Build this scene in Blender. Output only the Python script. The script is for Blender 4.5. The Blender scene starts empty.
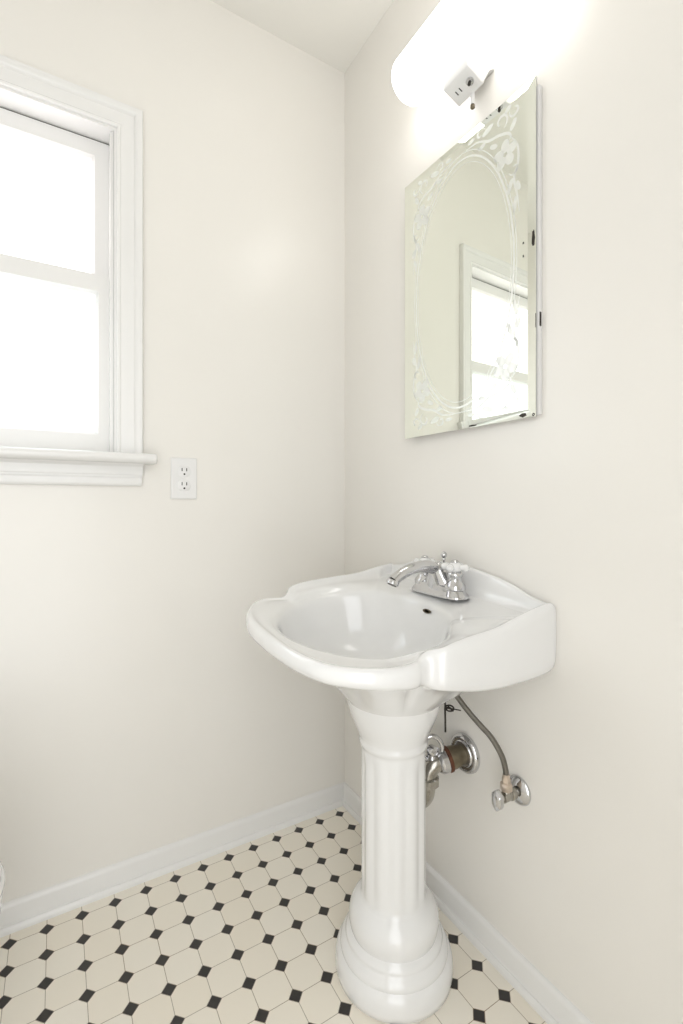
import bpy, bmesh, math, random
from mathutils import Vector, Matrix
random.seed(7)
sc = bpy.context.scene
PI = math.pi

# ------------------------------------------------------------------ camera
cam_d = bpy.data.cameras.new('camera')
cam_d.sensor_fit = 'VERTICAL'
cam_d.sensor_height = 36.0
cam_d.lens = 36.0 * 474.0 / 1024.0
cam_d.shift_y = -10.0 / 1024.0
cam_d.clip_start = 0.02
cam = bpy.data.objects.new('camera', cam_d)
cam.location = (0, 0, 1.0)
cam.rotation_euler = (PI / 2, 0, -math.radians(30.967))
sc.collection.objects.link(cam)
sc.camera = cam

# ------------------------------------------------------------------ world, exposure
EXPOSURE = -0.65
SKY = 5.0
LAMP = 7.5
ADDED_DOOR_X = -0.20                          # centre of an unseen doorway, added behind the camera to brighten the room
w = bpy.data.worlds.new('world')
sc.world = w
w.use_nodes = True
bg = w.node_tree.nodes['Background']
bg.inputs[0].default_value = (0.97, 0.985, 1.0, 1)
bg.inputs[1].default_value = SKY
vs = sc.view_settings
vs.view_transform = 'Standard'
vs.look = 'None'
vs.exposure = EXPOSURE
vs.gamma = 1
vs.use_curve_mapping = False
def portal(name, loc, rot, sx, sy):
    # sampling hint only: guides the sky's light through an opening in the shell
    l = bpy.data.lights.new(name, 'AREA'); l.shape = 'RECTANGLE'; l.size = sx; l.size_y = sy
    l.cycles.is_portal = True
    o = bpy.data.objects.new(name, l); o.location = loc; o.rotation_euler = rot
    sc.collection.objects.link(o)
portal('added_doorway_daylight', (ADDED_DOOR_X, -0.39, 1.02), (PI / 2, 0, 0), 0.80, 2.04)
portal('window_daylight', (-0.264, 1.48, 1.535), (-PI / 2, 0, 0), 0.80, 0.86)

# ------------------------------------------------------------------ helpers
def link(o, parent=None):
    sc.collection.objects.link(o)
    if parent is not None:
        o.parent = parent
    return o

def obj(name, bm, mat, parent=None, smooth=True, angle=40, loc=None):
    me = bpy.data.meshes.new(name)
    bmesh.ops.recalc_face_normals(bm, faces=bm.faces[:])
    bm.to_mesh(me)
    bm.free()
    me.materials.append(mat)
    if smooth:
        for p in me.polygons:
            p.use_smooth = True
        me.set_sharp_from_angle(angle=math.radians(angle))
    o = bpy.data.objects.new(name, me)
    if loc is not None:
        o.location = loc
    return link(o, parent)

def thing(name, label, cat, loc=(0, 0, 0), rotz=0, group=None):
    o = bpy.data.objects.new(name, None)
    o.empty_display_size = 0.05
    o.location = loc
    o.rotation_euler = (0, 0, rotz)
    o['label'] = label
    o['category'] = cat
    if group:
        o['group'] = group
    return link(o)

def struct(o):
    o['kind'] = 'structure'
    return o

def box(bm, lo, hi, bev=0.0, seg=2):
    lo = Vector(lo); hi = Vector(hi)
    c = (lo + hi) / 2; s = hi - lo
    r = bmesh.ops.create_cube(bm, size=1.0)
    vsx = r['verts']
    for v in vsx:
        v.co = Vector((v.co.x * s.x, v.co.y * s.y, v.co.z * s.z)) + c
    if bev > 0:
        es = list({e for v in vsx for e in v.link_edges})
        bmesh.ops.bevel(bm, geom=es, offset=bev, segments=seg, profile=0.5, affect='EDGES')

def rings(bm, rs, closed=True, cap0=True, cap1=True):
    """loft rings (lists of points)"""
    vr = [[bm.verts.new(p) for p in r] for r in rs]
    n = len(rs[0])
    for a, b in zip(vr[:-1], vr[1:]):
        for i in range(n if closed else n - 1):
            j = (i + 1) % n
            bm.faces.new((a[i], a[j], b[j], b[i]))
    if cap0: bm.faces.new(list(reversed(vr[0])))
    if cap1: bm.faces.new(vr[-1])
    return vr

def frames(pts):
    pts = [Vector(p) for p in pts]
    n = len(pts)
    T = []
    for i in range(n):
        a = pts[max(i - 1, 0)]; b = pts[min(i + 1, n - 1)]
        T.append((b - a).normalized())
    up = Vector((0, 0, 1)) if abs(T[0].z) < 0.9 else Vector((1, 0, 0))
    N = [(up - T[0] * up.dot(T[0])).normalized()]
    for i in range(1, n):
        v = N[-1] - T[i] * N[-1].dot(T[i])
        N.append(v.normalized())
    return pts, T, N

def tube(bm, pts, rad, seg=20, cap=True):
    pts, T, N = frames(pts)
    if not hasattr(rad, '__len__'):
        rad = [rad] * len(pts)
    rs = []
    for p, t, nn, r in zip(pts, T, N, rad):
        b = t.cross(nn)
        ra, rb = (r if hasattr(r, '__len__') else (r, r))
        rs.append([p + nn * (ra * math.cos(2 * PI * k / seg)) + b * (rb * math.sin(2 * PI * k / seg)) for k in range(seg)])
    rings(bm, rs, True, cap, cap)

def lathe(bm, prof, centre=(0, 0, 0), axis='z', seg=48, fn=None, cap0=True, cap1=True):
    """prof: list of (r, h) along axis"""
    c = Vector(centre)
    rs = []
    for r, h in prof:
        ring = []
        for k in range(seg):
            a = 2 * PI * k / seg
            rr = fn(r, h, a) if fn else r
            x, y = rr * math.cos(a), rr * math.sin(a)
            if axis == 'z': p = Vector((x, y, h))
            elif axis == '-x': p = Vector((-h, y, x))
            elif axis == '-y': p = Vector((x, -h, y))
            elif axis == 'y': p = Vector((x, h, y))
            ring.append(c + p)
        rs.append(ring)
    rings(bm, rs, True, cap0, cap1)

def crom(pts, n):
    """Catmull-Rom through pts (open), n samples per span; any dimension"""
    P = [tuple(p) for p in pts]
    P = [tuple(2 * a - b for a, b in zip(P[0], P[1]))] + P + [tuple(2 * a - b for a, b in zip(P[-1], P[-2]))]
    out = []
    for i in range(1, len(P) - 2):
        p0, p1, p2, p3 = P[i - 1], P[i], P[i + 1], P[i + 2]
        for k in range(n):
            t = k / n
            out.append(tuple(0.5 * ((2 * b) + (-a + c) * t + (2 * a - 5 * b + 4 * c - d) * t * t + (-a + 3 * b - 3 * c + d) * t ** 3)
                             for a, b, c, d in zip(p0, p1, p2, p3)))
    out.append(P[-2])
    return out

def extrude_profile(bm, prof, a, b, out, miter_a=0.0, miter_b=0.0):
    """profile (depth d along out, height z) swept from a to b (both at z=0 level); miter shifts ends by m*d"""
    a = Vector(a); b = Vector(b); out = Vector(out)
    t = (b - a).normalized()
    r0 = [a + out * d + Vector((0, 0, z)) + t * (miter_a * d) for d, z in prof]
    r1 = [b + out * d + Vector((0, 0, z)) + t * (miter_b * d) for d, z in prof]
    rings(bm, [r0, r1])

# ------------------------------------------------------------------ materials
def mat(name, col, rough=0.5, metal=0.0, coat=0.0, spec=0.5, bump=0.0, bscale=200, var=0.0, vscale=3.0):
    m = bpy.data.materials.new(name)
    m.use_nodes = True
    nt = m.node_tree
    b = nt.nodes['Principled BSDF']
    b.inputs['Base Color'].default_value = (*col, 1)
    b.inputs['Roughness'].default_value = rough
    b.inputs['Metallic'].default_value = metal
    b.inputs['Coat Weight'].default_value = coat
    b.inputs['Coat Roughness'].default_value = 0.04
    b.inputs['Specular IOR Level'].default_value = spec
    tc = nt.nodes.new('ShaderNodeTexCoord')
    if bump > 0:
        n = nt.nodes.new('ShaderNodeTexNoise')
        n.inputs['Scale'].default_value = bscale
        n.inputs['Detail'].default_value = 3
        nt.links.new(tc.outputs['Object'], n.inputs['Vector'])
        bp = nt.nodes.new('ShaderNodeBump')
        bp.inputs['Strength'].default_value = bump
        bp.inputs['Distance'].default_value = 0.002
        nt.links.new(n.outputs['Fac'], bp.inputs['Height'])
        nt.links.new(bp.outputs['Normal'], b.inputs['Normal'])
    if var > 0:
        n = nt.nodes.new('ShaderNodeTexNoise')
        n.inputs['Scale'].default_value = vscale
        n.inputs['Detail'].default_value = 4
        nt.links.new(tc.outputs['Object'], n.inputs['Vector'])
        r = nt.nodes.new('ShaderNodeValToRGB')
        r.color_ramp.elements[0].position = 0.3
        r.color_ramp.elements[1].position = 0.7
        r.color_ramp.elements[0].color = (*[c * (1 - var) for c in col], 1)
        r.color_ramp.elements[1].color = (*[min(1, c * (1 + var)) for c in col], 1)
        nt.links.new(n.outputs['Fac'], r.inputs['Fac'])
        nt.links.new(r.outputs['Color'], b.inputs['Base Color'])
    return m

M_WALL = mat('cream_wall_paint', (0.862, 0.840, 0.795), 0.30, bump=0.05, bscale=60, var=0.01)
M_CEIL = mat('ceiling_paint', (0.88, 0.865, 0.82), 0.6, bump=0.05, bscale=60)
M_TRIM = mat('white_gloss_trim_paint', (0.85, 0.845, 0.83), 0.25, bump=0.03, bscale=40)
M_CER = mat('white_glazed_ceramic', (0.85, 0.85, 0.845), 0.12, coat=0.6, var=0.004)
M_CHROME = mat('polished_chrome', (0.62, 0.62, 0.63), 0.10, metal=1.0, bump=0.02, bscale=30)
M_WORN = mat('tarnished_chrome', (0.42, 0.40, 0.36), 0.22, metal=1.0, bump=0.25, bscale=90, var=0.25, vscale=40)
M_BRASS = mat('dull_brass_pipe', (0.20, 0.17, 0.12), 0.38, metal=0.9, bump=0.2, bscale=120, var=0.3, vscale=50)
M_RUST = mat('rusty_washer', (0.13, 0.045, 0.02), 0.7, bump=0.4, bscale=150, var=0.3, vscale=80)
M_DARK = mat('dark_oxidised_steel', (0.05, 0.045, 0.04), 0.45, metal=0.7, bump=0.2, bscale=100, var=0.2, vscale=60)
M_COPPER = mat('pale_copper_nut', (0.62, 0.53, 0.45), 0.3, metal=0.9, bump=0.1, bscale=80, var=0.1, vscale=40)
M_PLASTIC = mat('white_plastic', (0.84, 0.835, 0.83), 0.35, var=0.01)
M_BLACK = mat('slot_black', (0.012, 0.011, 0.01), 0.6, var=0.1)
M_STEEL = mat('brushed_steel_edge', (0.5, 0.5, 0.5), 0.3, metal=1.0, bump=0.05, bscale=60)
M_HOLE = mat('overflow_dark', (0.10, 0.08, 0.05), 0.5, var=0.1)
M_GAP_SHADE = mat('gap_shade_strip', (0.07, 0.065, 0.06), 0.6, var=0.1)

def braided():
    m = mat('braided_steel_hose', (0.19, 0.178, 0.155), 0.38, metal=0.85)
    nt = m.node_tree; b = nt.nodes['Principled BSDF']
    tc = nt.nodes.new('ShaderNodeTexCoord')
    wv = nt.nodes.new('ShaderNodeTexWave'); wv.inputs['Scale'].default_value = 160; wv.bands_direction = 'DIAGONAL'
    nt.links.new(tc.outputs['Object'], wv.inputs['Vector'])
    bp = nt.nodes.new('ShaderNodeBump'); bp.inputs['Strength'].default_value = 0.5; bp.inputs['Distance'].default_value = 0.001
    nt.links.new(wv.outputs['Fac'], bp.inputs['Height']); nt.links.new(bp.outputs['Normal'], b.inputs['Normal'])
    return m
M_HOSE = braided()

def mirror_mat():
    m = bpy.data.materials.new('silvered_mirror_glass'); m.use_nodes = True
    nt = m.node_tree; b = nt.nodes['Principled BSDF']
    b.inputs['Metallic'].default_value = 1.0
    b.inputs['Roughness'].default_value = 0.0
    tc = nt.nodes.new('ShaderNodeTexCoord')
    n = nt.nodes.new('ShaderNodeTexNoise'); n.inputs['Scale'].default_value = 6
    nt.links.new(tc.outputs['Object'], n.inputs['Vector'])
    r = nt.nodes.new('ShaderNodeValToRGB')
    r.color_ramp.elements[0].color = (0.885, 0.915, 0.84, 1)
    r.color_ramp.elements[1].color = (0.90, 0.925, 0.86, 1)
    nt.links.new(n.outputs['Fac'], r.inputs['Fac']); nt.links.new(r.outputs['Color'], b.inputs['Base Color'])
    return m
M_MIRROR = mirror_mat()
M_ETCH = mat('frosted_etched_glass', (0.84, 0.86, 0.82), 0.35, metal=0.4, var=0.02, vscale=60)

def pane_mat(name, col):
    m = bpy.data.materials.new(name); m.use_nodes = True
    nt = m.node_tree; nt.nodes.remove(nt.nodes['Principled BSDF'])
    out = nt.nodes['Material Output']
    tl = nt.nodes.new('ShaderNodeBsdfTranslucent'); tl.inputs['Color'].default_value = (*col, 1)
    tp = nt.nodes.new('ShaderNodeBsdfTransparent'); tp.inputs['Color'].default_value = (*col, 1)
    gl = nt.nodes.new('ShaderNodeBsdfGlossy'); gl.inputs['Roughness'].default_value = 0.3
    n = nt.nodes.new('ShaderNodeTexNoise'); n.inputs['Scale'].default_value = 150
    tc = nt.nodes.new('ShaderNodeTexCoord'); nt.links.new(tc.outputs['Object'], n.inputs['Vector'])
    bp = nt.nodes.new('ShaderNodeBump'); bp.inputs['Strength'].default_value = 0.2
    nt.links.new(n.outputs['Fac'], bp.inputs['Height']); nt.links.new(bp.outputs['Normal'], gl.inputs['Normal'])
    a = nt.nodes.new('ShaderNodeMixShader'); a.inputs[0].default_value = 0.8
    nt.links.new(tl.outputs[0], a.inputs[1]); nt.links.new(tp.outputs[0], a.inputs[2])
    c = nt.nodes.new('ShaderNodeMixShader'); c.inputs[0].default_value = 0.05
    nt.links.new(a.outputs[0], c.inputs[1]); nt.links.new(gl.outputs[0], c.inputs[2])
    nt.links.new(c.outputs[0], out.inputs[0])
    return m
M_PANE_UP = pane_mat('frosted_pane_warm', (1.0, 0.975, 0.975))
M_PANE_LO = pane_mat('frosted_pane_cool', (0.965, 0.995, 1.0))

def lamp_mat():
    m = bpy.data.materials.new('lit_opal_glass'); m.use_nodes = True
    nt = m.node_tree; b = nt.nodes['Principled BSDF']
    b.inputs['Base Color'].default_value = (0.9, 0.9, 0.88, 1)
    b.inputs['Roughness'].default_value = 0.25
    b.inputs['Emission Color'].default_value = (1.0, 0.975, 0.94, 1)
    b.inputs['Emission Strength'].default_value = LAMP
    return m
M_LAMP = lamp_mat()

WX, WY, CEIL = 0.824, 1.353, 2.432      # sink wall plane, window wall plane, ceiling height
LX, BY = -0.80, -0.28                    # toilet-side wall and rear wall
TP = 0.0725                              # floor tile period
TX, TY = 0.7770, 1.3060                  # a dot of the floor pattern

def floor_mat():
    m = bpy.data.materials.new('octagon_and_dot_tile'); m.use_nodes = True
    nt = m.node_tree; L = nt.links; N = nt.nodes
    b = N['Principled BSDF']
    tc = N.new('ShaderNodeTexCoord'); sep = N.new('ShaderNodeSeparateXYZ')
    L.new(tc.outputs['Object'], sep.inputs[0])
    def mth(op, a, bb=None, c=None):
        n = N.new('ShaderNodeMath'); n.operation = op
        for i, v in enumerate((a, bb, c)):
            if v is None: continue
            if isinstance(v, (int, float)): n.inputs[i].default_value = v
            else: L.new(v, n.inputs[i])
        return n.outputs[0]
    def dist(o, off):
        u = mth('DIVIDE', mth('SUBTRACT', o, off), TP)
        r = mth('SUBTRACT', u, mth('ROUND', u))
        return mth('ABSOLUTE', r), mth('FLOOR', u)
    dx, ix = dist(sep.outputs[0], TX)
    dy, iy = dist(sep.outputs[1], TY)
    s = mth('ADD', dx, dy)
    HD = 0.205
    dot = mth('LESS_THAN', s, HD)
    # grout : ring round the dot, and joints along lattice lines
    ring = mth('LESS_THAN', mth('ABSOLUTE', mth('SUBTRACT', s, HD + 0.010)), 0.012)
    line = mth('LESS_THAN', mth('MINIMUM', dx, dy), 0.0085)
    grout = mth('MULTIPLY', mth('MAXIMUM', ring, line), mth('SUBTRACT', 1.0, dot))
    # per-tile tone
    cmb = N.new('ShaderNodeCombineXYZ'); L.new(ix, cmb.inputs[0]); L.new(iy, cmb.inputs[1])
    wn = N.new('ShaderNodeTexWhiteNoise'); wn.noise_dimensions = '2D'; L.new(cmb.outputs[0], wn.inputs['Vector'])
    rp = N.new('ShaderNodeValToRGB')
    rp.color_ramp.elements[0].color = (0.93, 0.87, 0.755, 1)
    rp.color_ramp.elements[1].color = (0.95, 0.905, 0.81, 1)
    L.new(wn.outputs['Value'], rp.inputs['Fac'])
    # grout tone: grey brown with orange stains here and there
    ns = N.new('ShaderNodeTexNoise'); ns.inputs['Scale'].default_value = 5; L.new(tc.outputs['Object'], ns.inputs['Vector'])
    gr = N.new('ShaderNodeValToRGB')
    gr.color_ramp.elements[0].position = 0.45; gr.color_ramp.elements[1].position = 0.7
    gr.color_ramp.elements[0].color = (0.42, 0.37, 0.29, 1); gr.color_ramp.elements[1].color = (0.36, 0.26, 0.15, 1)
    L.new(ns.outputs['Fac'], gr.inputs['Fac'])
    m1 = N.new('ShaderNodeMix'); m1.data_type = 'RGBA'; L.new(grout, m1.inputs[0]); L.new(rp.outputs[0], m1.inputs[6]); L.new(gr.outputs[0], m1.inputs[7])
    m2 = N.new('ShaderNodeMix'); m2.data_type = 'RGBA'; L.new(dot, m2.inputs[0]); L.new(m1.outputs[2], m2.inputs[6])
    m2.inputs[7].default_value = (0.030, 0.027, 0.026, 1)
    L.new(m2.outputs[2], b.inputs['Base Color'])
    b.inputs['Roughness'].default_value = 0.38
    bp = N.new('ShaderNodeBump'); bp.inputs['Strength'].default_value = 0.5; bp.inputs['Distance'].default_value = 0.001
    L.new(mth('SUBTRACT', 1.0, grout), bp.inputs['Height']); L.new(bp.outputs['Normal'], b.inputs['Normal'])
    return m
M_FLOOR = floor_mat()

# ------------------------------------------------------------------ room shell
T = 0.12
bm = bmesh.new(); box(bm, (LX - T, BY - T, -0.1), (WX + T, WY + T, 0)); struct(obj('floor', bm, M_FLOOR, smooth=False))
bm = bmesh.new(); box(bm, (LX - T, BY - T, CEIL), (WX + T, WY + T, CEIL + 0.1)); struct(obj('ceiling', bm, M_CEIL, smooth=False))
bm = bmesh.new(); box(bm, (WX, BY, 0), (WX + T, WY, CEIL)); struct(obj('wall_right', bm, M_WALL, smooth=False))
bm = bmesh.new(); box(bm, (LX - T, BY, 0), (LX, WY, CEIL)); struct(obj('wall_near', bm, M_WALL, smooth=False))
bm = bmesh.new()
box(bm, (LX - T, BY - T, 0), (ADDED_DOOR_X - 0.40, BY, CEIL)); box(bm, (ADDED_DOOR_X + 0.40, BY - T, 0), (WX + T, BY, CEIL)); box(bm, (ADDED_DOOR_X - 0.40, BY - T, 2.04), (ADDED_DOOR_X + 0.40, BY, CEIL))  # rear wall left open for the added doorway, to let sky light in
struct(obj('wall_back', bm, M_WALL, smooth=False))
# window wall with its opening
OX0, OX1, OZ0, OZ1 = -0.66, 0.132, 1.10, 1.966
bm = bmesh.new()
xs = [LX - T, OX0, OX1, WX + T]; zs = [0, OZ0, OZ1, CEIL]
gv = {}
for yi, y in enumerate((WY, WY + T)):
    for i, x in enumerate(xs):
        for k, z in enumerate(zs):
            gv[yi, i, k] = bm.verts.new((x, y, z))
for i in range(3):
    for k in range(3):
        if i == 1 and k == 1: continue
        for yi in (0, 1):
            bm.faces.new((gv[yi, i, k], gv[yi, i + 1, k], gv[yi, i + 1, k + 1], gv[yi, i, k + 1]))
for a, b_ in (((1, 1), (2, 1)), ((2, 1), (2, 2)), ((2, 2), (1, 2)), ((1, 2), (1, 1))):
    bm.faces.new((gv[0, a[0], a[1]], gv[0, b_[0], b_[1]], gv[1, b_[0], b_[1]], gv[1, a[0], a[1]]))
for i in range(3):
    for k in (0, 3):
        bm.faces.new((gv[0, i, k], gv[0, i + 1, k], gv[1, i + 1, k], gv[1, i, k]))
for k in range(3):
    for i in (0, 3):
        bm.faces.new((gv[0, i, k], gv[0, i, k + 1], gv[1, i, k + 1], gv[1, i, k]))
struct(obj('wall_left', bm, M_WALL, smooth=False))

# baseboards : board with an eased top and a shoe moulding at the floor
bbp = [(0, 0), (0.018, 0), (0.018, 0.006), (0.0165, 0.011), (0.0135, 0.0145), (0.0105, 0.0155), (0.0100, 0.017), (0.0100, 0.046), (0.0088, 0.050), (0.0088, 0.053),
       (0.0075, 0.058), (0.0045, 0.0625), (0.0015, 0.0645), (0, 0.065)]
bm = bmesh.new(); extrude_profile(bm, bbp, (LX, WY, 0), (WX, WY, 0), (0, -1, 0), 0, -1)
struct(obj('baseboard_left', bm, M_TRIM, angle=30))
bm = bmesh.new(); extrude_profile(bm, bbp, (WX, WY, 0), (WX, BY, 0), (-1, 0, 0), 1, 0)
struct(obj('baseboard_right', bm, M_TRIM, angle=30))

# ------------------------------------------------------------------ window
win = bpy.data.objects.new('window_1', None); win['kind'] = 'structure'; link(win)
CW = 0.062
# casing: moulded profile (position across width 0=inner .. CW=outer , projection from the wall)
cpf = [(0, 0), (0, 0.010), (0.003, 0.0125), (0.007, 0.0125), (0.010, 0.010), (0.040, 0.0115), (0.043, 0.015), (0.047, 0.019), (0.054, 0.0205), (0.060, 0.0195), (0.062, 0.016), (0.062, 0)]
bm = bmesh.new()
path = [(OX1, OZ0 + 0.024, 0), (OX1, OZ1, 1), (OX0, OZ1, 2), (OX0, OZ0 + 0.024, 3)]
rs = []
for (x, z, q) in path:
    ring = []
    for a, d in cpf:
        sx = 1 if q in (0, 1) else -1
        zz = z + (a if q in (1, 2) else 0)
        ring.append(Vector((x + sx * a, WY - d, zz)))
    rs.append(ring)
rings(bm, rs)
obj('casing', bm, M_TRIM, win, angle=35)
# jamb lining
JT = 0.006
bm = bmesh.new()
box(bm, (OX1 - JT, WY - 0.004, OZ0), (OX1, WY + T, OZ1))
box(bm, (OX0, WY - 0.004, OZ0), (OX0 + JT, WY + T, OZ1))
box(bm, (OX0 + JT, WY - 0.004, OZ1 - JT), (OX1 - JT, WY + T, OZ1))
obj('jamb', bm, M_TRIM, win, smooth=False)
# stool with a rounded nose
sp = [(-0.1, 1.100), (0.056, 1.100), (0.062, 1.103), (0.066, 1.108), (0.0665, 1.114), (0.063, 1.120), (0.057, 1.124), (-0.1, 1.126)]
bm = bmesh.new()
x0, x1 = OX0 - CW - 0.03, OX1 + CW + 0.028
rs = []
for x, ins in ((x0, 0.006), (x0 + 0.003, 0.001), (x0 + 0.008, 0), (x1 - 0.008, 0), (x1 - 0.003, 0.001), (x1, 0.006)):
    ring = []
    for d, z in sp:
        dd = d - (ins if d > 0.05 else 0)
        ring.append(Vector((x, WY - dd, z)))
    rs.append(ring)
# horns only in front of the wall; body inside the opening
for r in rs:
    for p in r:
        if p.y > WY: p.y = WY - 0.0002
rings(bm, rs)
box(bm, (OX0 + 0.001, WY - 0.001, 1.1005), (OX1 - 0.001, WY + T, 1.1259))
obj('window_stool', bm, M_TRIM, win, angle=40)
ap = [(0, 1.042), (0.010, 1.042), (0.0135, 1.045), (0.0155, 1.050), (0.0155, 1.062), (0.012, 1.066), (0.0115, 1.069), (0.0145, 1.072), (0.0155, 1.076), (0.0165, 1.092), (0.022, 1.1), (0, 1.1)]
bm = bmesh.new()
x0, x1 = OX0 - CW + 0.004, OX1 + CW - 0.004
rs = [[Vector((x + dx * (z - 1.042), WY - d, z)) for d, z in ap] for x, dx in ((x0, -0.09), (x1, 0.09))]
rings(bm, rs)
obj('window_apron', bm, M_TRIM, win, angle=30)

def sash(name, z0, z1, y0, y1, stile, top, bot, pane):
    bx0, bx1 = OX0 + JT + 0.001, OX1 - JT - 0.001
    gx0, gx1, gz0, gz1 = bx0 + stile, bx1 - stile, z0 + bot, z1 - top
    # frame as mitred loop, with a small stepped glazing bevel
    bm = bmesh.new()
    prof = [(0, y0, 0), (1, y0, 0.007), (1, y0 + 0.003, 0.005), (1, y0 + 0.007, 0.002), (1, y0 + 0.010, 0), (1, y1, 0), (0, y1, 0)]
    rs = []
    for k in range(4):
        ox = (bx0, bx1, bx1, bx0)[k]; oz = (z0, z0, z1, z1)[k]
        ix = (gx0, gx1, gx1, gx0)[k]; iz = (gz0, gz0, gz1, gz1)[k]
        sx = (-1, 1, 1, -1)[k]; sz = (-1, -1, 1, 1)[k]
        rs.append([Vector((ox if s_ == 0 else ix + sx * e, y, oz if s_ == 0 else iz + sz * e)) for s_, y, e in prof])
    vr = [[bm.verts.new(p) for p in r] for r in rs]
    for k in range(4):
        a, b2 = vr[k], vr[(k + 1) % 4]
        for i in range(len(prof)):
            j = (i + 1) % len(prof)
            bm.faces.new((a[i], a[j], b2[j], b2[i]))
    s_ = obj(name, bm, M_TRIM, win, angle=25)
    bm = bmesh.new()
    box(bm, (gx0 + 0.0005, y0 + 0.014, gz0 + 0.0005), (gx1 - 0.0005, y0 + 0.018, gz1 - 0.0005))
    p = obj('glass_pane', bm, pane, s_, smooth=False)
    return s_
up = sash('upper_sash', 1.540, 1.9565, WY + 0.058, WY + 0.090, 0.046, 0.046, 0.050, M_PANE_UP)
lo = sash('lower_sash', 1.1275, 1.588, WY + 0.022, WY + 0.054, 0.040, 0.050, 0.055, M_PANE_LO)
bm = bmesh.new(); box(bm, (OX0 + JT, WY + 0.060, 1.9568), (OX1 - JT, WY + 0.09, 1.9598))
obj('head_gap_shade', bm, M_GAP_SHADE, win, smooth=False)  # dark strip paints the shade in the gap above the upper sash
# parting stops between the sashes
bm = bmesh.new()
box(bm, (OX1 - JT - 0.009, WY + 0.004, 1.1262), (OX1 - JT, WY + 0.0215, OZ1 - JT), 0.002)
box(bm, (OX0 + JT, WY + 0.004, 1.1262), (OX0 + JT + 0.009, WY + 0.0215, OZ1 - JT), 0.002)
obj('sash_stop', bm, M_TRIM, win)

# ------------------------------------------------------------------ pedestal sink
YS = 0.828
PX, PY = 0.626, 0.824
sink = thing('pedestal_sink', 'white ceramic pedestal sink with shell shaped basin on a fluted column', 'sink', (PX, PY, 0))
def rel(v): return Vector(v) - Vector((PX, PY, 0))
# half outline: x, half width, z_top, z_bottom, deck z
HO = [(0.328, 0.0, 0.755, 0.714, 0.751), (0.330, 0.060, 0.755, 0.714, 0.751), (0.338, 0.118, 0.755, 0.713, 0.751), (0.356, 0.172, 0.755, 0.712, 0.751),
      (0.386, 0.212, 0.755, 0.710, 0.751), (0.418, 0.234, 0.755, 0.707, 0.751), (0.446, 0.2415, 0.755, 0.703, 0.751), (0.470, 0.2385, 0.755, 0.699, 0.751),
      (0.486, 0.2320, 0.756, 0.697, 0.752), (0.498, 0.2300, 0.762, 0.695, 0.756), (0.506, 0.2350, 0.768, 0.693, 0.759), (0.513, 0.2440, 0.772, 0.691, 0.762), (0.525, 0.2510, 0.776, 0.689, 0.765),
      (0.552, 0.2522, 0.782, 0.683, 0.768), (0.600, 0.2525, 0.787, 0.675, 0.773), (0.645, 0.2530, 0.790, 0.671, 0.776),
      (0.690, 0.2540, 0.794, 0.668, 0.779), (0.722, 0.2550, 0.800, 0.668, 0.781), (0.760, 0.2565, 0.808, 0.668, 0.783), (0.800, 0.2585, 0.815, 0.671, 0.786), (0.8205, 0.2590, 0.817, 0.676, 0.787),
      (0.8235, 0.2540, 0.814, 0.680, 0.787), (0.8235, 0.215, 0.820, 0.68, 0.787), (0.8235, 0.180, 0.832, 0.68, 0.787), (0.8235, 0.150, 0.840, 0.68, 0.787), (0.8235, 0.105, 0.847, 0.68, 0.787),
      (0.8235, 0.060, 0.852, 0.68, 0.787), (0.8235, 0.0, 0.853, 0.68, 0.787)]
half = crom(HO, 5)
half = [list(h) for h in half]
for h in half:
    h[0] = min(h[0], WX - 0.0005); h[1] = max(h[1], 0)
full = [(x, YS - hw, zt, zb, zd) for x, hw, zt, zb, zd in half] + [(x, YS + hw, zt, zb, zd) for x, hw, zt, zb, zd in half[-2:0:-1]]
BC = (0.547, YS); BA, BB = 0.178, 0.195
rs = [[] for _ in range(30)]
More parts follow.
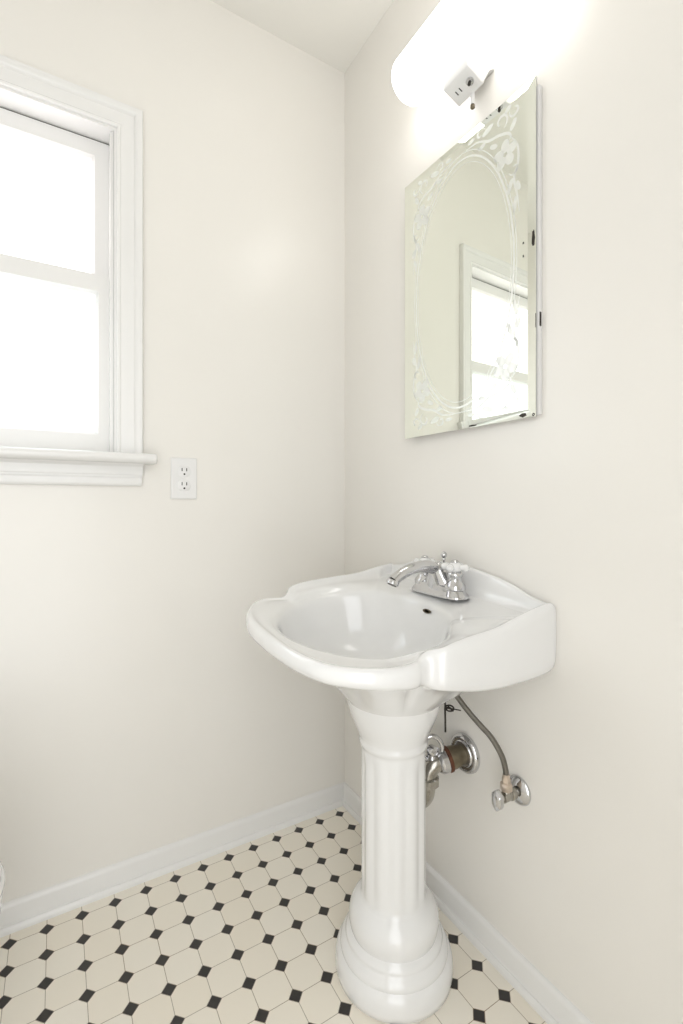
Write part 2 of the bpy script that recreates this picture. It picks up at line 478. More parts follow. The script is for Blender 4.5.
for (x, y, zt, zb, zd) in full:
    tilt = (y - YS) * (0.066 - 0.026 * max(0, min(1, (x - 0.65) / 0.15)))          # the basin hangs very slightly out of level
    zt += tilt; zd += tilt; zb += tilt * 0.5
    x -= (y - YS) * 0.115 * max(0, min(1, (0.72 - x) / 0.15)) * max(0, min(1, (x - 0.36) / 0.10))
    dx, dy = x - BC[0], y - BC[1]
    L_ = math.hypot(dx, dy); ux, uy = dx / L_, dy / L_
    rell = 1.03 * math.hypot(BA * math.cos(math.atan2(dy / BB, dx / BA)), BB * math.sin(math.atan2(dy / BB, dx / BA)))
    gap = min(0.04, max(0.0, (L_ - rell - 0.030)) * 0.22) if x < 0.79 else 0.0
    def ins(q): return (x - ux * q, y - uy * q)
    th = math.atan2(dy / BB, dx / BA)
    ex, ey = math.cos(th), math.sin(th)
    back = max(0.0, min(1.0, (x - 0.45) / 0.3))
    lip = 0.7475 + 0.024 * back + tilt * 0.8
    k = 0
    def put(px, py, pz):
        global k
        rs[k].append(rel((px, py, pz))); k += 1
    # neck (meets the pedestal)
    nd = math.hypot(x - PX, y - PY); nx, ny = (x - PX) / nd, (y - PY) / nd
    q0 = ins(0.035)
    for f, zz in ((1.0, 0.0), (0.93, 0.10), (0.80, 0.27), (0.62, 0.50), (0.42, 0.72), (0.22, 0.90), (0.07, 0.985)):
        cx, cy = PX + nx * 0.1, PY + ny * 0.1
        put(q0[0] + (cx - q0[0]) * f, q0[1] + (cy - q0[1]) * f, 0.578 + (zb - 0.578) * zz)
    put(*ins(0.018), zb + 0.001)
    put(*ins(0.006), zb + 0.006)
    put(*ins(0.001), zb + 0.015)
    put(*ins(0.0), (zb + zt) / 2)
    put(*ins(0.0), zt - 0.014)
    put(*ins(0.002), zt - 0.006)
    put(*ins(0.007), zt - 0.001)
    put(*ins(0.011), zt)
    put(*ins(0.016), zt - 0.002)
    put(*ins(0.021 + gap * 0.35), zd + (zt - 0.004 - zd) * 0.48)
    pd = ins(0.027 + gap); ql = (BC[0] + BA * 1.03 * ex, BC[1] + BB * 1.03 * ey); dz = zd - lip - 0.0025
    put(*pd, zd + 0.0005)
    for f, g in ((0.42, 0.10), (0.76, 0.42)):
        put(pd[0] + (ql[0] - pd[0]) * f, pd[1] + (ql[1] - pd[1]) * f, zd - dz * g)
    for sc_, zz in ((1.03, lip + 0.0025), (1.0, lip), (0.975, lip - 0.004), (0.955, lip - 0.010), (0.93, lip - 0.022), (0.90, lip - 0.040), (0.82, 0.682), (0.62, 0.645), (0.35, 0.628), (0.10, 0.622)):
        put(BC[0] + BA * sc_ * ex + (0.02 * (1 - sc_)), BC[1] + BB * sc_ * ey, zz)
bm = bmesh.new()
rings(bm, rs, True, False, True)
basin = obj('basin', bm, M_CER, sink, angle=60)
ss = basin.modifiers.new('subd', 'SUBSURF'); ss.levels = 1; ss.render_levels = 1
# overflow hole and drain flange
bm = bmesh.new()
hp = rel((0.7175, YS - 0.016, 0.7555))
lathe(bm, [(0.0075, 0.006), (0.0075, 0.009), (0.0062, 0.0095), (0.005, 0.006)], hp, '-x', 24)
for v in bm.verts: v.co.y = hp.y + (v.co.y - hp.y) * 1.65; v.co.z = hp.z + (v.co.z - hp.z) * 0.62; 
obj('overflow_hole', bm, M_HOLE, basin)
bm = bmesh.new(); lathe(bm, [(0.024, 0.0), (0.024, 0.003), (0.020, 0.004), (0.017, 0.003), (0.014, 0.006), (0.006, 0.008)], rel((0.558, YS, 0.621)), 'z', 32)
obj('drain_stopper', bm, M_CHROME, basin)
# pedestal: lathed foot, fluted shaft, flared neck
pp = [(0.120, 0.0), (0.1255, 0.004), (0.1265, 0.016), (0.1255, 0.030), (0.1225, 0.041), (0.1175, 0.048), (0.1150, 0.050), (0.1155, 0.053), (0.1145, 0.059), (0.1095, 0.067), (0.1050, 0.071), (0.1035, 0.073),
      (0.1040, 0.076), (0.1015, 0.082), (0.0960, 0.086), (0.0930, 0.089), (0.0945, 0.094), (0.0965, 0.105), (0.0965, 0.117), (0.0935, 0.130), (0.0875, 0.141), (0.0800, 0.149), (0.0735, 0.154), (0.0700, 0.158)]
pp += [(0.0695, 0.165 + 0.305 * i / 14) for i in range(15)]
pp += [(0.0690, 0.474), (0.0715, 0.479), (0.0745, 0.485), (0.0748, 0.490), (0.0735, 0.494), (0.0745, 0.500), (0.0790, 0.512), (0.0860, 0.528), (0.0930, 0.546), (0.0990, 0.566), (0.1035, 0.590)]
NF = 12
def flute(r, h, a):
    if 0.160 < h < 0.472:
        e = min(1.0, (h - 0.160) / 0.015, (0.472 - h) / 0.02)
        c = (math.cos(NF * a) + 1) / 2
        return r - 0.0034 * max(0, e) * (1 - c ** 0.8)
    return r
bm = bmesh.new(); lathe(bm, pp, (0, 0, 0), 'z', 192, flute)
ped = obj('pedestal', bm, M_CER, sink, angle=50)

# ------------------------------------------------------------------ faucet
FX, FZ = 0.762, 0.7872
fau = thing('faucet', 'chrome two-handle faucet with arched spout on the back of the white sink', 'faucet', (FX, YS, FZ))
bm = bmesh.new()
rs = []
def stad(hl, hw, z, n=20):
    ring = []
    for k in range(2 * n):
        if k < n:
            a = -PI / 2 + PI * k / (n - 1); ring.append(Vector((hw * math.sin(a), hl + hw * math.cos(a), z)))
        else:
            a = PI / 2 + PI * (k - n) / (n - 1); ring.append(Vector((hw * math.sin(a), -hl + hw * math.cos(a), z)))
    return ring
for hl, hw, z in ((0.053, 0.030, 0.0), (0.053, 0.030, 0.0035), (0.0525, 0.0285, 0.006), (0.050, 0.0245, 0.013), (0.048, 0.0220, 0.020), (0.0475, 0.0210, 0.0235), (0.046, 0.018, 0.025)):
    rs.append(stad(hl, hw, z))
rings(bm, rs)
obj('base_plate', bm, M_CHROME, fau, angle=50)
bm = bmesh.new()
body = []
for xc, rx, ry, z in ((-0.001, 0.0235, 0.046, 0.012), (-0.001, 0.0225, 0.042, 0.022), (-0.002, 0.0215, 0.036, 0.032), (-0.003, 0.0205, 0.030, 0.042), (-0.004, 0.0195, 0.0240, 0.052), (-0.0045, 0.0170, 0.0185, 0.062), (-0.005, 0.0125, 0.0125, 0.0705), (-0.005, 0.006, 0.006, 0.0745)):
    body.append([Vector((xc + rx * math.cos(2 * PI * k / 32), ry * math.sin(2 * PI * k / 32), z)) for k in range(32)])
rings(bm, body)
obj('body', bm, M_CHROME, fau, angle=60)
bm = bmesh.new()
sp_ = crom([(0.004, 0, 0.046, 0.0150), (-0.010, 0, 0.057, 0.0150), (-0.030, 0, 0.0645, 0.0142), (-0.056, 0, 0.0665, 0.0132), (-0.084, 0, 0.0630, 0.0125), (-0.108, 0, 0.0550, 0.0122), (-0.125, 0, 0.0460, 0.0124), (-0.133, 0, 0.0400, 0.0128)], 6)
tube(bm, [p[:3] for p in sp_], [(p[3], p[3] * 1.0) for p in sp_], 28)
e = Vector((-0.1335, 0, 0.0395)); dirv = Vector((-0.45, 0, -0.89)).normalized()
tube(bm, [e - dirv * 0.002, e + dirv * 0.001, e + dirv * 0.007, e + dirv * 0.008], [0.0130, 0.0142, 0.0142, 0.0120], 28)
spout = obj('spout', bm, M_CHROME, fau, angle=50)
bm = bmesh.new(); tube(bm, [e + dirv * 0.0065, e + dirv * 0.0088], 0.0105, 24)
obj('aerator', bm, M_DARK, spout)
def handle(y, rot):
    bm = bmesh.new()
    lathe(bm, [(0.0235, 0.018), (0.0238, 0.024), (0.022, 0.029), (0.0175, 0.034), (0.0148, 0.040), (0.0150, 0.044), (0.0175, 0.048), (0.0180, 0.053), (0.0150, 0.057), (0.0120, 0.0595)], (0, y, 0), 'z', 36)
    h = obj('handle', bm, M_CHROME, fau, angle=50)
    bm = bmesh.new()
    lathe(bm, [(0.0125, 0.0580), (0.0150, 0.0605), (0.0155, 0.066), (0.0150, 0.072), (0.0125, 0.0765), (0.009, 0.078)], (0, y, 0), 'z', 32)
    for k in range(4):
        a = rot + PI / 2 * k
        d = Vector((math.cos(a), math.sin(a), 0)); c = Vector((0, y, 0.0675))
        tube(bm, [c + d * 0.004, c + d * 0.015, c + d * 0.022, c + d * 0.027, c + d * 0.0305, c + d * 0.0325], [0.0070, 0.0062, 0.0075, 0.0085, 0.0068, 0.003], 16)
    obj('porcelain_cross', bm, M_CER, h, angle=60)['label'] = 'white porcelain cross grip'
    bm = bmesh.new(); lathe(bm, [(0.0085, 0.0775), (0.0088, 0.080), (0.0070, 0.0825), (0.0030, 0.0840)], (0, y, 0), 'z', 24)
    obj('handle_cap', bm, M_CHROME, h)
handle(-0.0508, 0.35)
handle(0.0508, 0.15)
bm = bmesh.new()
lathe(bm, [(0.0030, 0.016), (0.0030, 0.074), (0.0042, 0.076), (0.0042, 0.079), (0.0032, 0.081), (0.0062, 0.084), (0.0075, 0.088), (0.0068, 0.092), (0.0040, 0.095), (0.0015, 0.096)], (0.020, 0.006, 0), 'z', 20)
obj('lift_knob', bm, M_CHROME, fau)

# ------------------------------------------------------------------ drain trap
DY, DZ = 0.8040, 0.412
trap = thing('drain_trap', 'tarnished drain pipe with round wall flange behind the fluted pedestal', 'pipe', (WX, DY, DZ))
AIM = Matrix.Rotation(-0.30, 4, 'Z') @ Matrix.Rotation(-0.20, 4, 'Y')     # the arm leaves the wall at an angle
def aimed(bm):
    bm.transform(AIM); return bm
bm = bmesh.new(); lathe(bm, [(0.0435, 0.0005), (0.0448, 0.003), (0.0440, 0.008), (0.0405, 0.0125), (0.036, 0.0145), (0.0325, 0.0130), (0.0295, 0.0115), (0.0275, 0.0125), (0.0265, 0.0150)], (0, 0, 0), '-x', 48)
obj('wall_flange', bm, M_CHROME, trap, angle=50)
bm = bmesh.new(); lathe(bm, [(0.0215, 0.006), (0.0225, 0.020), (0.0255, 0.034), (0.0255, 0.046)], (0, 0, 0), '-x', 32)
obj('wall_pipe', aimed(bm), M_BRASS, trap)
bm = bmesh.new(); lathe(bm, [(0.024, 0.044), (0.0285, 0.045), (0.0288, 0.051), (0.025, 0.053)], (0, 0, 0), '-x', 32)
obj('rusty_washer', aimed(bm), M_RUST, trap)['label'] = 'rust brown washer'
bm = bmesh.new()
lathe(bm, [(0.0255, 0.052), (0.0275, 0.054), (0.0275, 0.066), (0.0250, 0.071), (0.0215, 0.074)], (0, 0, 0), '-x', 14)
obj('slip_nut', aimed(bm), M_CHROME, trap, angle=25)
E0 = AIM @ Vector((-0.072, 0, 0)); E1 = AIM @ Vector((-0.080, 0, 0))
bm = bmesh.new()
ex_, ey_, ez_ = E1
tp_ = crom([tuple(AIM @ Vector((-0.062, 0, 0))), (ex_, ey_, ez_), (ex_ - 0.010, ey_ + 0.005, ez_ - 0.010), (ex_ - 0.015, ey_ + 0.008, ez_ - 0.028), (ex_ - 0.016, ey_ + 0.010, ez_ - 0.050), (ex_ - 0.015, ey_ + 0.018, ez_ - 0.078),
            (ex_ - 0.012, ey_ + 0.042, ez_ - 0.100), (ex_ - 0.012, ey_ + 0.066, ez_ - 0.078), (ex_ - 0.012, ey_ + 0.074, ez_ - 0.045), (ex_ - 0.012, ey_ + 0.074, ez_ + 0.02)], 6)
tube(bm, tp_, 0.0195, 28)
obj('trap_bend', bm, M_WORN, trap)
bm = bmesh.new()
lathe(bm, [(0.021, -0.048), (0.0265, -0.046), (0.0265, -0.030), (0.022, -0.027)], (ex_ - 0.0155, ey_ + 0.009, ez_), 'z', 12)
obj('slip_nut', bm, M_WORN, trap, angle=25)
bm = bmesh.new()
lathe(bm, [(0.021, -0.015), (0.0255, -0.013), (0.0255, 0.004), (0.022, 0.006), (0.0175, 0.0062), (0.0175, 0.155)], (ex_ - 0.012, ey_ + 0.074, ez_), 'z', 24)
obj('tailpiece', bm, M_CHROME, trap, angle=30)
# clean-out ring standing on the elbow
bm = bmesh.new()
RC = Vector((ex_ - 0.006, ey_ + 0.004, ez_ + 0.034))
tube(bm, [RC + Vector((0.020 * math.cos(a), -0.012 * math.cos(a), 0.029 * math.sin(a))) for a in [2 * PI * k / 32 for k in range(33)]], 0.0055, 12)
lathe(bm, [(0.012, -0.006), (0.012, 0.010), (0.006, 0.014)], RC + Vector((0.0, 0, -0.004)), '-y', 20)
lathe(bm, [(0.014, -0.034), (0.011, -0.012)], RC, 'z', 20)
obj('cleanout_cap', bm, M_CHROME, trap)

# ------------------------------------------------------------------ shut-off valve and hose
VY, VZ = 0.6540, 0.4020
val = thing('shutoff_valve', 'chrome shut-off valve with round flange low on the cream wall', 'valve', (WX, VY, VZ))
bm = bmesh.new(); lathe(bm, [(0.0285, 0.0005), (0.0292, 0.002), (0.0280, 0.005), (0.0235, 0.008), (0.0165, 0.0115), (0.0105, 0.013)], (0, 0, 0), '-x', 40)
obj('wall_flange', bm, M_CHROME, val, angle=50)
bm = bmesh.new()
lathe(bm, [(0.0085, 0.002), (0.0085, 0.020), (0.0125, 0.0205), (0.0125, 0.030), (0.0105, 0.031), (0.0105, 0.052), (0.0075, 0.053), (0.0060, 0.066)], (0, 0, 0), '-x', 24)
lathe(bm, [(0.0085, -0.004), (0.0090, 0.012), (0.0075, 0.016)], (-0.041, 0, 0), 'z', 20)
obj('valve_body', bm, M_WORN, val, angle=35)
bm = bmesh.new()
lathe(bm, [(0.0118, 0.012), (0.0122, 0.013), (0.0122, 0.026), (0.0100, 0.028), (0.0085, 0.0285), (0.0085, 0.036), (0.0075, 0.040)], (-0.041, 0, 0), 'z', 6)
obj('compression_nut', bm, M_COPPER, val, angle=20)['label'] = 'pale copper compression nut'
bm = bmesh.new()
lathe(bm, [(0.0070, 0.060), (0.0190, 0.0615), (0.0205, 0.066), (0.0195, 0.071), (0.0130, 0.074), (0.005, 0.0745)], (0, 0, 0), '-x', 36, lambda r, h, a: r * (1.0 + 0.06 * math.cos(6 * a)))
for v in bm.verts: v.co.y *= 0.62
obj('oval_handle', bm, M_CHROME, val, angle=50)

hos = thing('supply_hose', 'braided steel supply hose curving down from the white sink to its wall valve', 'hose', (WX - 0.041, VY, VZ + 0.038))
bm = bmesh.new()
def rh(x, y, z): return (x - WX + 0.041, y - VY, z - VZ - 0.038)
hp_ = crom([rh(0.783, VY, 0.440), rh(0.782, VY + 0.001, 0.456), rh(0.776, 0.660, 0.484), rh(0.766, 0.677, 0.515), rh(0.758, 0.698, 0.533), rh(0.750, 0.7205, 0.552), rh(0.743, 0.738, 0.570), rh(0.735, 0.752, 0.590), rh(0.726, 0.764, 0.622)], 8)
tube(bm, hp_, 0.0058, 18)
obj('braided_sleeve', bm, M_HOSE, hos)
bm = bmesh.new(); lathe(bm, [(0.0068, -0.0005), (0.0072, 0.001), (0.0072, 0.006), (0.006, 0.007)], (0, 0, 0), 'z', 20)
obj('ferrule', bm, M_COPPER, hos)

rod = thing('pop_up_rod', 'thin dark pop-up drain rod with clip hanging under the white sink', 'rod', (0.750, 0.796, 0.53))
bm = bmesh.new(); tube(bm, [(0, 0, 0.10), (0, 0, 0.03), (0, -0.001, -0.048)], 0.0022, 10)
obj('strap', bm, M_DARK, rod)
bm = bmesh.new(); tube(bm, [(-0.002, 0, 0.006), (0.006, -0.018, 0.009), (0.012, -0.036, 0.011)], 0.0014, 8)
obj('lever', bm, M_DARK, rod)
bm = bmesh.new()
tube(bm, [Vector((0.004, -0.010, 0.008)) + Vector((0.006 * math.cos(a), -0.007 * math.cos(a), 0.0065 * math.sin(a))) for a in [2 * PI * k / 20 for k in range(21)]], 0.0018, 8)
tube(bm, [(-0.001, 0, 0.002), (0.003, -0.008, 0.010), (0.009, -0.018, 0.004)], 0.0026, 8)
obj('spring_clip', bm, M_DARK, rod)

# ------------------------------------------------------------------ mirror
MW, MZ0, MZ1 = 0.396, 1.169, 1.840
MH = MZ1 - MZ0
MYAW = math.radians(1.4)
mir = thing('wall_mirror', 'frameless rectangular mirror with etched floral border hanging above the sink', 'mirror', (WX - 0.0005, 0.604, MZ0))
# shallow metal cabinet frame on the wall
bm = bmesh.new()
box(bm, (-0.009, -0.004, 0.004), (0.0, MW - 0.006, MH - 0.016), 0.001)
obj('cabinet_frame', bm, M_PLASTIC, mir)
door = bpy.data.objects.new('mirror_door', None)
door.location = (-0.0098, 0.0, 0.0); door.rotation_euler = (0, 0, MYAW)
# door panel is a real mesh (the part) : steel backing
bm = bmesh.new(); box(bm, (-0.0035, 0.0, 0.0), (0.0, MW, MH), 0.0006)
bpy.data.objects.remove(door)
door = obj('mirror_door', bm, M_STEEL, mir, loc=(-0.0098, 0.0, 0.0)); door.rotation_euler = (0, 0, MYAW)
# bevelled plate glass mirror
BV = 0.016
bm = bmesh.new()
def rect(i, x): return [Vector((x, i, i)), Vector((x, MW - i, i)), Vector((x, MW - i, MH - i)), Vector((x, i, MH - i))]
rings(bm, [rect(0.0, -0.0036), rect(0.0, -0.0062), rect(BV, -0.0084)], True, True, True)
obj('mirror_glass', bm, M_MIRROR, door, angle=1)
XF = -0.00845
def ribbon(bm, pts, width, taper=False):
    n = len(pts)
    L1, L2 = [], []
    for i, (a, b2) in enumerate(pts):
        p0 = pts[max(0, i - 1)]; p1 = pts[min(n - 1, i + 1)]
        tx, ty = p1[0] - p0[0], p1[1] - p0[1]
        l = math.hypot(tx, ty) or 1
        wdt = width * (math.sin(PI * min(1, max(0.06, (i + 0.5) / n))) ** 0.6 if taper else 1) / 2
        nx, ny = -ty / l * wdt, tx / l * wdt
        L1.append((a + nx, b2 + ny)); L2.append((a - nx, b2 - ny))
    lim = lambda q: (min(max(q[0], BV), MW - BV), min(max(q[1], BV), MH - BV))
    v1 = [bm.verts.new((XF, *lim(q))) for q in L1]; v2 = [bm.verts.new((XF, *lim(q))) for q in L2]
    for i in range(n - 1):
        bm.faces.new((v1[i], v1[i + 1], v2[i + 1], v2[i]))
def blob(bm, c, ra, rb, rot, n=18):
    vsx = []
    for k in range(n):
        a = 2 * PI * k / n
        x, y = ra * math.cos(a), rb * math.sin(a)
        q = (c[0] + x * math.cos(rot) - y * math.sin(rot), c[1] + x * math.sin(rot) + y * math.cos(rot))
        vsx.append(bm.verts.new((XF, min(max(q[0], BV), MW - BV), min(max(q[1], BV), MH - BV))))
    bm.faces.new(vsx)
def spiral(c, r0, r1, a0, a1, n=28):
    return [(c[0] + (r0 + (r1 - r0) * k / n) * math.cos(a0 + (a1 - a0) * k / n), c[1] + (r0 + (r1 - r0) * k / n) * math.sin(a0 + (a1 - a0) * k / n)) for k in range(n + 1)]
bm = bmesh.new()
cx, cy = MW / 2, MH / 2
for k_, wd in ((1.0, 0.0045), (1.045, 0.0022), (0.955, 0.0016)):
    ribbon(bm, [(cx + 0.150 * k_ * math.cos(a), cy + 0.285 * k_ * math.sin(a)) for a in [2 * PI * i / 96 for i in range(97)]], wd)
for sx in (1, -1):
    for sz in (1, -1):
        def mp(q): return (cx + sx * q[0], cy + sz * q[1])
        def rb_(pts, wd, t=True): ribbon(bm, [mp(p) for p in pts], wd, t)
        def bl(c, ra, rb2, rot): blob(bm, mp(c), ra, rb2, rot if sx * sz > 0 else -rot)
        # flower
        fc = (0.128, 0.222)
        for k in range(5):
            a = 2 * PI * k / 5 + 0.3
            bl((fc[0] + 0.0175 * math.cos(a), fc[1] + 0.0175 * math.sin(a)), 0.0135, 0.0105, a)
        # scrolls round the corner and along the top
        rb_(crom([(0.020, 0.298), (0.055, 0.294), (0.085, 0.278), (0.112, 0.272), (0.135, 0.262), (0.142, 0.250), (0.130, 0.244)], 6), 0.0065)
        rb_(spiral((0.118, 0.296), 0.018, 0.006, -1.2, 4.2), 0.006)
        rb_(spiral((0.152, 0.300), 0.014, 0.004, 2.8, 8.0), 0.0055)
        rb_(spiral((0.062, 0.308), 0.013, 0.004, 0.2, 5.4), 0.005)
        rb_(crom([(0.142, 0.250), (0.158, 0.225), (0.160, 0.190), (0.150, 0.160), (0.157, 0.125), (0.163, 0.085)], 6), 0.006)
        rb_(spiral((0.150, 0.180), 0.013, 0.004, 3.4, 8.4), 0.005)
        for (a, b2, ra, rb2, r) in ((0.082, 0.303, 0.016, 0.0065, 0.3), (0.098, 0.257, 0.011, 0.0055, -0.5), (0.066, 0.277, 0.010, 0.0055, 0.2), (0.148, 0.272, 0.012, 0.006, 1.0),
                                    (0.140, 0.148, 0.016, 0.0055, 1.25), (0.160, 0.140, 0.011, 0.005, 1.9), (0.152, 0.105, 0.017, 0.0045, 1.45), (0.135, 0.312, 0.009, 0.0055, 0.6), (0.035, 0.308, 0.010, 0.0045, 0.1)):
            bl((a, b2), ra, rb2, r)
obj('etched_border', bm, M_ETCH, door, smooth=False)
# worn spots where the silvering has gone
for (a, b2, ra, rb2) in ((0.004, 0.352, 0.0035, 0.018), (0.026, 0.352, 0.002, 0.0025), (0.026, 0.326, 0.0018, 0.003), (0.028, 0.006, 0.008, 0.004), (0.004, 0.004, 0.003, 0.003), (0.16, 0.003, 0.012, 0.002)):
    bm = bmesh.new()
    n = 14; vsx = []
    for k in range(n):
        an = 2 * PI * k / n; q = 0.8 + 0.4 * random.random()
        y = min(max(a + ra * q * math.cos(an), 0.0003), MW); z = min(max(b2 + rb2 * q * math.sin(an), 0.0003), MH)
        dep = min(y, z, BV) / BV
        vsx.append(bm.verts.new((-0.0063 - 0.0022 * dep, y, z)))
    bm.faces.new(vsx)
    obj('desilvered_spot', bm, M_DARK, door, smooth=False)
bm = bmesh.new(); box(bm, (-0.0088, -0.0052, 0.178), (-0.004, -0.0040, 0.206), 0.0004)
obj('edge_catch', bm, M_DARK, mir)

# ------------------------------------------------------------------ wall light
lgt = thing('wall_light', 'lit white glass wall light with built-in outlet above the mirror', 'lamp', (WX, 0.7575, 2.030))
SX = -0.082
bm = bmesh.new()
sh = []
R_, HL = 0.054, 0.1825
for k in range(9):
    a = PI / 2 * k / 8
    sh.append((max(0.002, R_ * math.sin(a)), -HL + 0.035 * (1 - math.cos(a))))
sh += [(r, -h) for r, h in reversed(sh)]
lathe(bm, sh, (SX, 0, 0), 'y', 48)
obj('glass_shade', bm, M_LAMP, lgt)
bm = bmesh.new()
box(bm, (-0.030, -0.030, -0.040), (-0.0003, 0.030, 0.030), 0.006, 3)
obj('back_plate', bm, M_PLASTIC, lgt, angle=50)
# housing below the shade with the outlet on its sloping underside
def prism(bm, prof, y0, y1, bev=0.003):
    r0 = [Vector((x, y0, z)) for x, z in prof]; r1 = [Vector((x, y1, z)) for x, z in prof]
    b3 = bmesh.new(); rings(b3, [r0, r1])
    bmesh.ops.bevel(b3, geom=b3.edges[:], offset=bev, segments=3, profile=0.5, affect='EDGES')
    me = bpy.data.meshes.new('t'); b3.to_mesh(me); b3.free(); bm.from_mesh(me); bpy.data.meshes.remove(me)
bm = bmesh.new()
prism(bm, [(-0.084, -0.111), (-0.034, -0.127), (-0.020, -0.088), (-0.0003, -0.082), (-0.0003, -0.0415), (-0.045, -0.0415), (-0.06, -0.056), (-0.084, -0.056)], -0.0385, 0.0355)
hous = obj('outlet_housing', bm, M_PLASTIC, lgt, angle=50)
# sloping lower face: origin (-0.084,-0.166) direction to (-0.034,-0.182)
fd = Vector((0.050, 0, -0.016)).normalized(); fn_ = Vector((-0.016, 0, -0.050)).normalized()
def fpt(u_, y, off): return Vector((-0.084, 0, -0.111)) + fd * u_ + Vector((0, y, 0)) + fn_ * off
def facebox(bm, u0, u1, y0, y1, o0, o1):
    vsx = [bm.verts.new(fpt(u_, y, o)) for o in (o0, o1) for (u_, y) in ((u0, y0), (u1, y0), (u1, y1), (u0, y1))]
    for f in ((0, 1, 2, 3), (4, 5, 6, 7), (0, 1, 5, 4), (1, 2, 6, 5), (2, 3, 7, 6), (3, 0, 4, 7)):
        bm.faces.new([vsx[i] for i in f])
for (y,) in ((0.0165,), (0.0055,)):
    bm = bmesh.new(); facebox(bm, 0.021, 0.031, y - 0.0011, y + 0.0011, -0.001, 0.0004)
    obj('slot', bm, M_BLACK, hous, smooth=False)
bm = bmesh.new()
c = fpt(0.027, -0.0215, 0)
tube(bm, [c, c + fn_ * 0.003, c + fn_ * 0.004], [0.0085, 0.0085, 0.006], 24)
obj('switch_collar', bm, M_CHROME, hous)
bm = bmesh.new(); tube(bm, [c + fn_ * 0.003, c + fn_ * 0.010, c + fn_ * 0.012], [0.0035, 0.0035, 0.002], 16)
obj('switch_knob', bm, M_DARK, hous)
bm = bmesh.new()
c = Vector((-0.034, -0.006, -0.123))
tube(bm, [c, c + Vector((0, 0, -0.026))], 0.0045, 14)
stem = obj('pull_stem', bm, M_PLASTIC, hous)
bm = bmesh.new()
tube(bm, [c + Vector((0, 0, -0.025)), c + Vector((0, 0, -0.028)), c + Vector((0, 0, -0.033)), c + Vector((0, 0, -0.036))], [0.003, 0.0052, 0.0052, 0.002], 14)
obj('finial', bm, M_BRASS, hous)

# ------------------------------------------------------------------ wall outlet
out = thing('wall_outlet', 'white duplex electrical outlet on the cream wall beside the window', 'outlet', (0.3015, WY, 1.065))
bm = bmesh.new()
rs = []
for ix_, d in ((0.0, 0.0003), (0.0, 0.003), (0.0012, 0.0046), (0.0035, 0.0055)):
    a, b2 = 0.0350 - ix_, 0.0570 - ix_
    rs.append([Vector((x, -d, z)) for x, z in ((-a, -b2), (a, -b2), (a, b2), (-a, b2))])
rings(bm, rs)
obj('cover_plate', bm, M_PLASTIC, out, angle=20)
for zc in (0.0195, -0.0195):
    bm = bmesh.new()
    ring = []
    for k in range(40):
        a = 2 * PI * k / 40
        x = 0.0175 * math.cos(a); z = max(-0.0142, min(0.0142, 0.0175 * math.sin(a)))
        ring.append((x, z))
    rings(bm, [[Vector((x * q, -d, zc + z * q)) for x, z in ring] for q, d in ((1.0, 0.005), (1.0, 0.0068), (0.95, 0.0074))])
    r_ = obj('receptacle', bm, M_PLASTIC, out, angle=40)
    for x in (-0.0062, 0.0062):
        bm = bmesh.new(); box(bm, (x - 0.0012, -0.0078, zc + 0.0005), (x + 0.0012, -0.0070, zc + 0.0090))
        obj('slot', bm, M_BLACK, r_, smooth=False)
    bm = bmesh.new(); lathe(bm, [(0.0026, 0.0068), (0.0026, 0.0078)], (0, 0, zc - 0.0075), '-y', 16)
    obj('ground_hole', bm, M_BLACK, r_, smooth=False)
bm = bmesh.new(); lathe(bm, [(0.0032, 0.0050), (0.0030, 0.0062), (0.0015, 0.0068)], (0, 0, 0), '-y', 16)
obj('plate_screw', bm, M_PLASTIC, out)

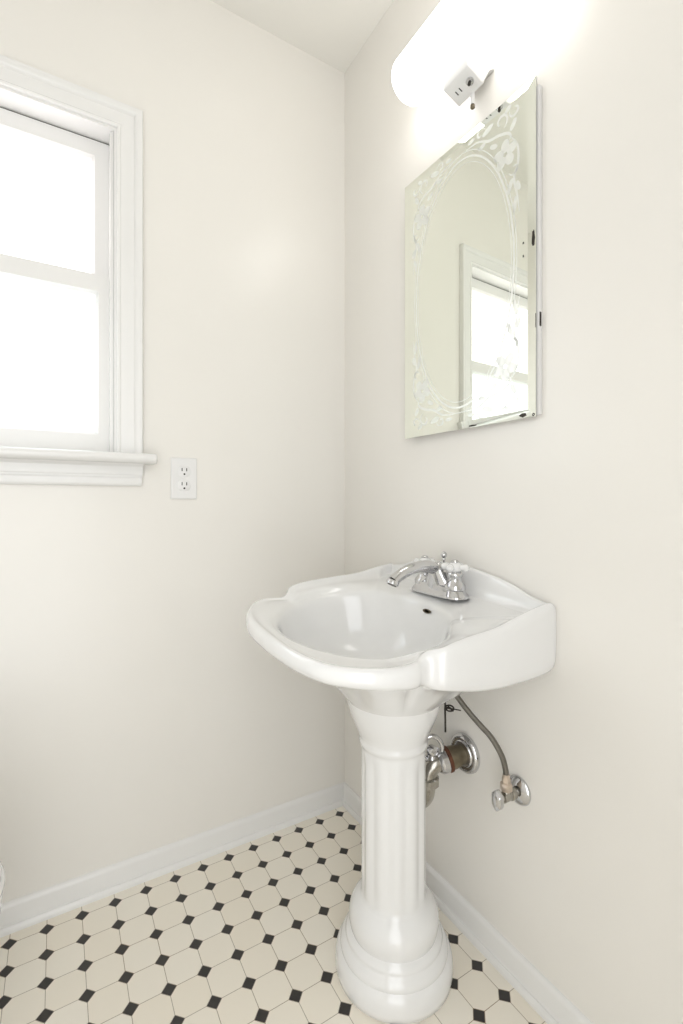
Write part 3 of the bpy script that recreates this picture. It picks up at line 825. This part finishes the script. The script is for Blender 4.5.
# ------------------------------------------------------------------ toilet (its bowl front enters the photo at the left edge)
TX1, TYC = -0.069, 0.915
toi = thing('toilet', 'white ceramic toilet whose rounded bowl front shows at the left edge', 'toilet', (-0.42, TYC, 0))
def egg(x0, x1, hw, z, n=64, p=1.0):
    """ring with tip at x1 and back at x0 (local to the toilet)"""
    ring = []
    L2 = x1 - x0; xc = x0 + L2 * 0.45
    for k in range(n):
        a = 2 * PI * k / n
        ca, sa = math.cos(a), math.sin(a)
        x = xc + (x1 - xc if ca > 0 else xc - x0) * ca
        ring.append(Vector((x, hw * sa * (1 if ca < 0 else (1 - 0.0 * ca)), z)))
    return ring
tip = TX1 + 0.42
bm = bmesh.new()
rs = [egg(-0.22, tip - 0.115, 0.105, 0.0), egg(-0.22, tip - 0.112, 0.108, 0.02), egg(-0.21, tip - 0.125, 0.095, 0.05), egg(-0.20, tip - 0.13, 0.092, 0.12), egg(-0.20, tip - 0.105, 0.110, 0.19),
      egg(-0.20, tip - 0.055, 0.145, 0.26), egg(-0.20, tip - 0.020, 0.170, 0.32), egg(-0.20, tip - 0.006, 0.180, 0.360), egg(-0.20, tip - 0.004, 0.182, 0.385), egg(-0.20, tip - 0.010, 0.176, 0.392),
      egg(-0.15, tip - 0.05, 0.135, 0.390), egg(-0.14, tip - 0.07, 0.120, 0.34), egg(-0.08, tip - 0.13, 0.075, 0.24), egg(-0.03, tip - 0.20, 0.03, 0.2)]
rings(bm, rs)
obj('bowl', bm, M_CER, toi, angle=60)
bm = bmesh.new()
rings(bm, [egg(-0.155, tip - 0.004, 0.180, 0.3935), egg(-0.155, tip - 0.001, 0.183, 0.398), egg(-0.155, tip - 0.001, 0.183, 0.405), egg(-0.155, tip - 0.004, 0.180, 0.4095)])
obj('seat', bm, M_CER, toi, angle=50)
bm = bmesh.new()
rings(bm, [egg(-0.155, tip - 0.010, 0.176, 0.4105), egg(-0.155, tip - 0.006, 0.179, 0.414), egg(-0.155, tip - 0.008, 0.178, 0.424), egg(-0.15, tip - 0.02, 0.168, 0.431), egg(-0.10, tip - 0.1, 0.10, 0.435)])
obj('seat_lid', bm, M_CER, toi, angle=50)
bm = bmesh.new(); box(bm, (-0.372, -0.22, 0.385), (-0.185, 0.22, 0.745), 0.02, 4); 
box(bm, (-0.34, -0.10, 0.28), (-0.16, 0.10, 0.389), 0.015, 3)
obj('tank', bm, M_CER, toi, angle=50)
bm = bmesh.new(); box(bm, (-0.376, -0.228, 0.7455), (-0.176, 0.228, 0.780), 0.01, 3)
obj('tank_lid', bm, M_CER, toi, angle=50)
bm = bmesh.new(); tube(bm, [(-0.188, 0.15, 0.69), (-0.168, 0.15, 0.69)], 0.012, 16); tube(bm, [(-0.172, 0.155, 0.69), (-0.168, 0.11, 0.684), (-0.168, 0.085, 0.682)], [0.006, 0.005, 0.006], 12)
obj('flush_lever', bm, M_CHROME, toi)
